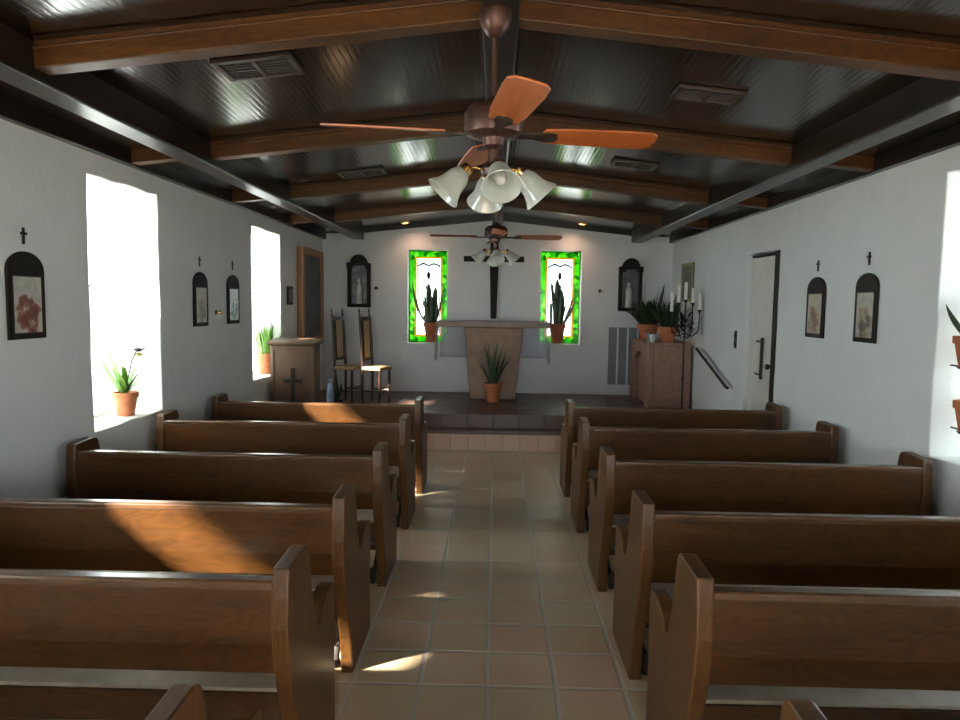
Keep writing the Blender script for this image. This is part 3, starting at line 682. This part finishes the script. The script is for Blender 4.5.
# lectern on the nave floor by the far left window
t = thing('lectern', (-2.235, 7.60, -.03), 'brown wooden lectern with a carved cross, left of the chancel step', 'lectern')
MB().box(-.245, .245, 0, .24, .09, 1.26).build('cabinet', M['lectern'], t, bevel=.008)
MB().box(-.265, .265, -.02, .26, .03, .09).build('plinth', M['lectern'], t, bevel=.006)
MB().prism([(-.03, 1.26), (-.03, 1.29), (.27, 1.325), (.27, 1.26)], 'X', -.275, .275).build('reading_top', M['lectern'], t, bevel=.006)
mb = MB(); mb.box(-.245, -.205, -.012, 0, .10, 1.25); mb.box(.205, .245, -.012, 0, .10, 1.25); mb.box(-.205, .205, -.012, 0, 1.19, 1.25); mb.box(-.205, .205, -.012, 0, .10, .16)
mb.build('front_moulding', M['lectern'], t, bevel=.003)
mb = MB().box(-.02, .02, -.016, 0, .52, 1.00); mb.box(-.10, .10, -.018, 0, .84, .88); mb.build('carved_cross', M['darkwood'], t, bevel=.003)

# high back chairs
def make_chair():
    t = thing('high_back_chair', (0, 0, 0), 'x', 'chair')
    w, d_ = .125, .125
    for s in (-1, 1):
        MB().tube([(s * w, d_, 0), (s * w, d_, .42), (s * w, d_ + .02, .80), (s * w, d_ + .045, 1.10), (s * w, d_ + .05, 1.13), (s * w, d_ + .052, 1.15), (s * w, d_ + .055, 1.19)], [.017, .019, .018, .016, .009, .015, .003], 8).build('rear_post', M['chair'], t, smooth=True)
        MB().tube([(s * w, -d_, 0), (s * w, -d_, .20), (s * w, -d_, .22), (s * w, -d_, .42)], [.015, .017, .021, .019], 8).build('front_leg', M['chair'], t, smooth=True)
    MB().prism([(-.155, -.15), (.155, -.15), (.142, .14), (-.142, .14)], 'Z', .42, .465).build('seat', M['rush'], t, bevel=.012)
    for bx in ((d_ + .018, d_ + .036, 1.03, 1.08), (d_ + .005, d_ + .022, .53, .57)): MB().box(-w, w, *bx).build('back_rail', M['chair'], t, bevel=.005)
    MB().prism([(d_ + .0, .57), (d_ + .022, 1.03), (d_ + .036, 1.03), (d_ + .014, .57)], 'X', -.07, .07).build('woven_back', M['cane'], t)
    for x in (-.088, .078): MB().prism([(d_ - .004, .55), (d_ + .018, 1.05), (d_ + .040, 1.05), (d_ + .018, .55)], 'X', x - .005, x + .015).build('back_slat', M['chair'], t)
    for s in (-1, 1): MB().tube([(s * w, -d_, .16), (s * w, d_, .16)], .010, 8).build('stretcher', M['chair'], t, smooth=True)
    MB().tube([(-w, -d_, .20), (w, -d_, .20)], .010, 8).build('stretcher', M['chair'], t, smooth=True)
    return t
c1 = make_chair(); c1.location = (-1.90, 8.95, HP); c1.rotation_euler = (0, 0, R(70)); tag(c1, 'tall high back chair with rush seat, the one beside the lectern', 'chair', 'pair of high back chairs')
c2 = copy_tree(c1); c2.location = (-1.535, 8.90, HP); c2.rotation_euler = (0, 0, R(70)); c2.scale = c1.scale = (1, 1, 1.03); tag(c2, 'tall high back chair with rush seat, the one nearer the altar', 'chair', 'pair of high back chairs')

# right pedestal (arched opening in its side)
t = thing('pedestal_cabinet', (2.225, 8.88, HP), 'brown adobe pedestal with an arched side opening, carrying potted plants', 'pedestal')
h = .805; x0, x1 = -.275, .27; L = 1.15
side_o = [(0, 0), (.16, 0), (.16, .50)] + [(.56 - .40 * math.cos(R(a)), .50 + .19 * math.sin(R(a))) for a in range(15, 180, 15)] + [(.96, .50), (.96, 0), (L, 0), (L, h), (0, h)]
MB().prism(side_o, 'X', x0, x0 + .07).build('arched_side', M['adobe'], t, bevel=.006)
MB().box(x0 + .07, x1, 0, L, 0, h).build('pedestal_body', M['adobe'], t, bevel=.01)
MB().box(x0 - .02, x1 + .02, -.02, L + .02, h, h + .035).build('pedestal_slab', M['adobe'], t, bevel=.008)
PT = HP + h + .035

# ------------------------------------------------------------------ plants
def pot_thing(name, loc, r, h, label, cat, group=None, pmat='terracotta'):
    t = thing(name, loc, label, cat, group)
    prof = [(0, 0), (r * .66, 0), (r * .9, h * .74), (r * .92, h * .76), (r, h * .76), (r * 1.02, h * .98), (r * .98, h), (r * .88, h), (r * .86, h * .86), (0, h * .86)]
    MB().lathe(prof, seg=28).build('pot', M[pmat], t, smooth=True)
    MB().lathe([(0, h * .885), (r * .855, h * .88), (r * .855, h * .862), (0, h * .862)], seg=20).build('soil', M['soil'], t)
    return t
def leaves(t, h, specs, mat='leaf'):
    for (bx, by, az, lean, L, w, bend) in specs:
        MB().leaf((bx, by, h * .86), R(az), lean, L, w, bend).build('leaf', M[mat], t, smooth=True)
rnd = random.Random(3)
# agave-like pot before the altar
t = pot_thing('potted_aloe', (-.022, 9.18, HP), .118, .255, 'terracotta pot of spiky grey green leaves on the chancel floor before the altar', 'potted plant')
sp = []
for k in range(30):
    az = k * 137.5; ring = (k % 10) / 10
    sp.append((.035 * math.cos(R(az)), .035 * math.sin(R(az)), az, .05 + .42 * ring, .36 + .22 * (1 - ring) + rnd.uniform(-.04, .03), .035, .12 + rnd.uniform(0, .25)))
leaves(t, .255, sp, 'leaf2')
# cactus pots on stained glass sills
def cactus(t, h, stems):
    for (x, y, H_, r, lx) in stems:
        mb = MB(); n = 9; rings = []
        seg = 14
        for i in range(n + 1):
            tt = i / n; rr = r * (.75 + .25 * math.sin(tt * PI)) * (1 if tt < .85 else math.sqrt(max(.02, 1 - ((tt - .85) / .15) ** 2)))
            rings.append([mb.bm.verts.new((x + lx * tt + rr * (1 + .22 * (k % 2)) * math.cos(2 * PI * k / seg), y + rr * (1 + .22 * (k % 2)) * math.sin(2 * PI * k / seg), h * .86 + H_ * tt)) for k in range(seg)])
        for A, B in zip(rings, rings[1:]):
            for k in range(seg): mb.bm.faces.new((A[k], A[(k + 1) % seg], B[(k + 1) % seg], B[k]))
        mb.bm.faces.new(rings[0][::-1]); mb.bm.faces.new(rings[-1]); mb.build('cactus_stem', M['leaf'], t, smooth=True)
PY = YB + .085
t = pot_thing('potted_cactus', (-.945, PY, 1.137), .118, .29, 'terracotta pot of bushy cactus on the left stained glass sill', 'potted plant', 'potted cacti on the stained glass sills')
cactus(t, .29, [(-.035, 0, .60, .040, -.01), (.035, .01, .56, .038, .02), (0, -.03, .42, .036, 0), (-.06, .02, .36, .028, -.03), (.065, -.01, .33, .026, .01)])
leaves(t, .29, [(-.05, -.05, 218, .70, .74, .075, -.75), (-.04, -.06, 215, .80, .44, .08, -.75), (.05, -.04, -30, .35, .62, .06, -.2), (-.02, -.05, 215, .25, .62, .06, -.1), (.0, -.05, -95, .05, .5, .06, .1)])
t = pot_thing('potted_cactus', (.905, PY, 1.15), .122, .285, 'terracotta pot of tall cactus on the right stained glass sill', 'potted plant', 'potted cacti on the stained glass sills')
cactus(t, .285, [(.0, 0, .70, .036, -.015), (.055, .01, .48, .034, .01), (-.03, -.02, .42, .034, .0), (.02, -.04, .54, .034, .03), (-.09, .01, .36, .018, -.01), (-.02, -.02, .66, .022, -.08)])
leaves(t, .285, [(.06, -.05, -35, .45, .60, .07, -.15), (.06, -.06, -40, .65, .46, .085, -.3), (.05, -.05, -30, .2, .60, .055, .05)])
# plants on the pedestal
t = pot_thing('potted_snake_plant', (2.10, 9.62, PT), .145, .21, 'terracotta pot with dense dark leaves at the rear of the pedestal top', 'potted plant')
sp = []
for k in range(60):
    az = k * 137.5; q = rnd.random()
    sp.append((.08 * math.cos(R(az)), .08 * math.sin(R(az)), az, .05 + .6 * q, .28 + .15 * rnd.random(), .10, .6 * q))
sp += [(-.03, 0, 170, .06, .62, .10, -.02), (.06, -.03, 20, .30, .62, .11, -.1), (.03, 0, 0, .15, .5, .10, .1)]
leaves(t, .20, sp)
t = pot_thing('potted_snake_plant', (2.21, 8.99, PT), .13, .20, 'terracotta pot with tall pointed leaves at the front of the pedestal', 'potted plant')
sp = []
for k in range(40):
    az = k * 137.5; q = rnd.random()
    sp.append((.06 * math.cos(R(az)), .06 * math.sin(R(az)), az, .05 + .5 * q, .22 + .18 * rnd.random(), .085, .4 * q))
sp += [(0, 0, 175, .10, .50, .09, .05), (-.02, 0, 190, .22, .42, .08, .1), (.02, 0, 20, .15, .46, .08, .1)]
leaves(t, .20, sp)
# window sill plants
t = pot_thing('potted_orchid', (-XW - .14, 4.93, WZ0), .088, .17, 'small terracotta pot of light green leaves and a dark flower on near left window sill', 'potted plant')
sp = [(0, 0, a, l_, L_, .045, b_) for a, l_, L_, b_ in ((-90, .5, .30, .4), (-60, .3, .26, .5), (-120, .8, .30, .5), (-100, .35, .42, .3), (60, .6, .20, .6), (0, .4, .22, .4), (-75, .1, .24, .3), (180, .5, .2, .5), (-88, .95, .46, -.35), (-70, .7, .28, .5), (75, .3, .24, .5))]
leaves(t, .17, sp, 'leaf3')
MB().tube([(0, 0, .15), (.01, .03, .28), (.02, .07, .40), (.03, .13, .47)], .005, 8).build('flower_stalk', M['leaf'], t, smooth=True)
mb = MB()
for k in range(6):
    mb.leaf((.03, .14, .455), R(k * 60), 1.0, .075, .055, .5, 5)
mb.build('flower', M['petal'], t, smooth=True)
mb = MB()
for k in range(5):
    mb.leaf((.03, .14, .445), R(k * 72 + 20), 1.9, .065, .035, .3, 5)
mb.build('flower_throat', M['petal_y'], t, smooth=True)
t = pot_thing('potted_bush', (-XW - .13, 7.96, WZ0), .10, .235, 'terracotta pot of leafy green plant on the far left window sill', 'potted plant')
sp = []
for k in range(34):
    az = k * 137.5; q = rnd.random() * (1 if math.cos(R(az)) > 0 and math.sin(R(az)) > -.6 and math.sin(R(az)) < .6 else .3)
    sp.append((.05 * math.cos(R(az)), .05 * math.sin(R(az)), az, .1 + .6 * q, .24 + .2 * rnd.random(), .04, .5 * q))
leaves(t, .235, sp, 'leaf3')
# bracketed pots in the right window reveal
def hung_pot(y, x, z, label, lf):
    t = pot_thing('bracket_pot', (x, y, z), .10, .17, label, 'potted plant', 'pots on brackets in the right window')
    leaves(t, .17, lf, 'leaf2')
    b = thing('pot_bracket', (x, 4.05, z), 'iron bracket arm ' + ('holding the upper pot' if z > 1.3 else 'holding the lower pot') + ' in the right window', 'bracket', 'brackets in the right window')
    d = y - 4.05
    MB().lathe([(.066, -.006), (.074, -.006), (.074, -.0005), (.066, -.0005), (.066, -.006)], (0, d, 0), 24).build('ring', M['iron'], b, smooth=True)
    MB().box(-.075, .075, d - .008, d + .008, -.010, -.006).build('crossbar', M['iron'], b)
    MB().tube([(0, d + .07, -.004), (0, -.008, -.004)], .005, 8).build('arm', M['iron'], b, smooth=True)
hung_pot(3.86, XW + .09, 1.40, 'upper terracotta pot with an arching leaf in the right window', [(-.02, 0, 182, .80, .25, .07, -.35), (0, 0, 0, .4, .3, .05, .5), (0, 0, -100, .5, .34, .05, .5), (0, 0, -60, .7, .30, .05, .6), (0, 0, 200, .2, .3, .045, .2)])
hung_pot(3.86, XW + .115, 1.04, 'lower terracotta pot in the right window, below the arching leaf', [(.02, 0, 0, .4, .18, .05, .5), (.02, 0, -100, .5, .18, .05, .5), (0.02, 0, -40, .3, .16, .045, .6)])

# candelabrum on the chancel floor in front of pedestal
t = thing('floor_candelabrum', (2.30, 8.52, HP), 'black iron floor candelabrum with five arms before the pedestal', 'candelabrum')
MB().lathe([(0, 0), (.13, 0), (.13, .012), (.05, .03), (.02, .06), (0, .06)], seg=24).build('base', M['iron'], t, smooth=True)
MB().tube([(0, 0, .05), (0, 0, .40), (0, 0, .42), (0, 0, .44), (0, 0, 1.33)], [.011, .011, .02, .011, .010], 10).build('pole', M['iron'], t, smooth=True)
tips = [(-.165, 1.24), (-.083, 1.35), (.0, 1.385), (.088, 1.35), (.172, 1.265)]
for k, (dx, z) in enumerate(tips):
    if k != 2:
        MB().tube([(0, 0, .90 + .04 * abs(k - 2)), (dx * .5, 0, .90 + .02 * abs(k - 2)), (dx * .92, 0, .99), (dx, 0, 1.09), (dx, 0, z)], .008, 8).build('arm', M['iron'], t, smooth=True)
    MB().lathe([(0, z - .05), (.010, z - .05), (.013, z - .03), (.026, z - .008), (.026, z - .001), (0, z - .001)], (dx, 0, 0), 16).build('candle_cup', M['iron'], t, smooth=True)
mb = MB()
for k in range(26):
    a = rnd.uniform(0, 2 * PI); r_ = rnd.uniform(.0, .09); mb.leaf((r_ * math.cos(a), .02 + .03 * math.sin(a), .95 + rnd.uniform(0, .22)), a, rnd.uniform(.2, 1.2), .14, .035, .4, 4)
mb.build('iron_scrollwork', M['iron'], t, smooth=True)
names = ['leftmost of the five white candles on the floor candelabrum', 'second white candle from the left on the floor candelabrum', 'middle and tallest white candle on the floor candelabrum', 'fourth white candle from the left on the floor candelabrum', 'rightmost white candle, on the outer arm of the floor candelabrum']
for k, (dx, z) in enumerate(tips):
    cnd = thing('candle', (2.30 + dx, 8.52, HP + z - .0005), names[k], 'candle', 'candles on the floor candelabrum')
    H_ = (.235, .22, .21, .175, .20)[k]
    MB().lathe([(0, 0), (.020, 0), (.020, H_ - .005), (.015, H_), (0, H_ - .002)], seg=14).build('wax', M['candle'], cnd, smooth=True)
    MB().tube([(0, 0, H_ - .002), (.001, 0, H_ + .012)], .0015, 6).build('wick', M['soil'], cnd)
# cups on the pedestal
t = thing('white_cup', (2.01, 8.93, PT), 'small white cup at the front of the pedestal top, left of the pot', 'cup')
MB().lathe([(0, 0), (.028, 0), (.026, .01), (.040, .04), (.045, .10), (.041, .10), (.036, .04), (0, .02)], seg=24).build('cup_bowl', M['porcelain'], t, smooth=True)
MB().tube([(.040, 0, .085), (.065, 0, .08), (.07, 0, .055), (.06, 0, .035), (.038, 0, .03)], .005, 8).build('handle', M['porcelain'], t, smooth=True)
t = thing('glass_votive', (1.99, 9.07, PT), 'pale glass votive behind the white cup on the pedestal', 'votive glass')
MB().lathe([(0, 0), (.033, 0), (.034, .115), (.030, .115), (.029, .012), (0, .012)], seg=20).build('glass', M['mirror_grey'], t, smooth=True)
MB().lathe([(0, .0125), (.0285, .0125), (.0285, .08), (0, .08)], seg=20).build('wax', M['candle'], t, smooth=True)
# pale blue vase with dark leaves by the lectern
t = thing('slim_vase', (-1.985, 8.30, HP), 'slim pale blue vase on the chancel edge right of the lectern', 'vase')
MB().lathe([(0, 0), (.042, 0), (.046, .02), (.044, .2), (.034, .29), (.022, .33), (.026, .37), (.022, .37), (.017, .33), (.028, .28), (.036, .2), (0, .02)], seg=24).build('vase_body', M['vaseblue'], t, smooth=True)
MB().lathe([(.0235, .325), (.027, .327), (.027, .337), (.0235, .339), (.0235, .325)], seg=20).build('vase_collar', M['bronze'], t, smooth=True)
t = pot_thing('potted_aloe', (-1.93, 8.46, HP), .06, .10, 'small dark leaved plant beside the pale blue vase', 'potted plant', None, 'bronze')
leaves(t, .10, [(0, 0, a, .1 + .3 * (k % 3) / 2, .32 - .05 * (k % 3), .03, .15) for k, a in enumerate(range(0, 360, 40))])

# handrail on the right wall by the step
t = thing('handrail', (XW, 7.93, 0), 'short dark metal handrail sloping down right wall beside the step', 'handrail')
MB().tube([(-.075, .60, 1.20), (-.08, .55, 1.195), (-.08, -.52, .875), (-.075, -.58, .86)], .017, 12).build('rail', M['bronze'], t, smooth=True)
for y, z in ((.40, 1.15), (-.42, .905)):
    MB().tube([(-.001, y, z - .06), (-.05, y, z - .06), (-.08, y, z - .012)], .007, 8).build('bracket', M['bronze'], t, smooth=True)

# ------------------------------------------------------------------ outside
M['yard'] = plain('dry_yard', (.27, .27, .23), .95, 0, .2, 1.5)
mb = MB(); Q = 30
mb.box(-Q, -XW - TH - .62, -Q, Q, -.3, -.06); mb.box(XW + TH + .98, Q, -Q, Q, -.3, -.06); mb.box(-XW - TH - .62, XW + TH + .98, -Q, YR - 1.52, -.3, -.06); mb.box(-XW - TH - .62, XW + TH + .98, YB + .42, Q, -.3, -.06)
mb.build('ground_yard', M['yard'], kind='structure')
trim(MB().box(XW + TH + 1.0, XW + TH + 2.9, YR - .2, 4.9, 2.80, 2.90), M['darkwood'])   # unseen slab outside the right side, added to dim the right windows
# ------------------------------------------------------------------ light
w = bpy.data.worlds.new('sky'); S.world = w; w.use_nodes = True
nt = w.node_tree; bg = nt.nodes['Background']; bg.inputs[0].default_value = (.78, .91, 1.0, 1); bg.inputs[1].default_value = 14.0
sun = bpy.data.lights.new('sun', 'SUN'); sun.energy = 75; sun.angle = R(2.2); sun.color = (1, .96, .90)
so = bpy.data.objects.new('sun', sun); C.objects.link(so)
so.rotation_euler = Vector((1, .82, -.87)).to_track_quat('-Z', 'Y').to_euler()
def portal(loc, rot, sx, sy):
    l = bpy.data.lights.new('sky_portal', 'AREA'); l.shape = 'RECTANGLE'; l.size = sx; l.size_y = sy; l.cycles.is_portal = True
    o = bpy.data.objects.new('sky_portal', l); C.objects.link(o); o.location = loc; o.rotation_euler = rot
for a, b in LW: portal((-XW - TH - .01, (a + b) / 2, (WZ0 + WZ1) / 2), (0, R(-90), 0), WZ1 - WZ0, b - a)
for a, b in RW: portal((XW + TH + .01, (a + b) / 2, (WZ0 + WZ1) / 2), (0, R(90), 0), WZ1 - WZ0, b - a)
for c, w_, z0, h, _ in SG: portal((c, YB + TH + .01, z0 + h / 2), (R(-90), 0, 0), w_, h)
portal((0, YR - .22, 1.15), (R(90), 0, 0), 2.9, 2.3)

# ------------------------------------------------------------------ camera
f = 695.; 
VP = (496., 304.); roll = R(.9)
y = Vector(((VP[0] - 480) / f, (360 - VP[1]) / f, 1.)).normalized()        # world +Y in camera axes (right, up, forward)
u = Vector((math.sin(roll), math.cos(roll), 0)); u = (u - y * u.dot(y)).normalized()
x = u.cross(y)
if x[0] < 0: x = -x
rows = [x, y, u]      # world axes in camera (right, up, forward)
right = Vector((x[0], y[0], u[0])); up = Vector((x[1], y[1], u[1])); fwd = Vector((x[2], y[2], u[2]))
mw = Matrix(((right[0], up[0], -fwd[0], 0), (right[1], up[1], -fwd[1], 0), (right[2], up[2], -fwd[2], 1.71), (0, 0, 0, 1)))
cam = bpy.data.cameras.new('camera'); co = bpy.data.objects.new('camera', cam); C.objects.link(co); co.matrix_world = mw
cam.sensor_width = 36; cam.lens = f * 36 / 960; cam.clip_start = .05
S.camera = co
S.view_settings.view_transform = 'Standard'; S.view_settings.look = 'None'; S.view_settings.exposure = -.33; S.view_settings.gamma = 1
S.cycles.max_bounces = 10; S.cycles.diffuse_bounces = 6; S.cycles.transparent_max_bounces = 12; S.cycles.sample_clamp_indirect = 6
S.cycles.caustics_reflective = False; S.cycles.caustics_refractive = False
S.cycles.use_denoising = True
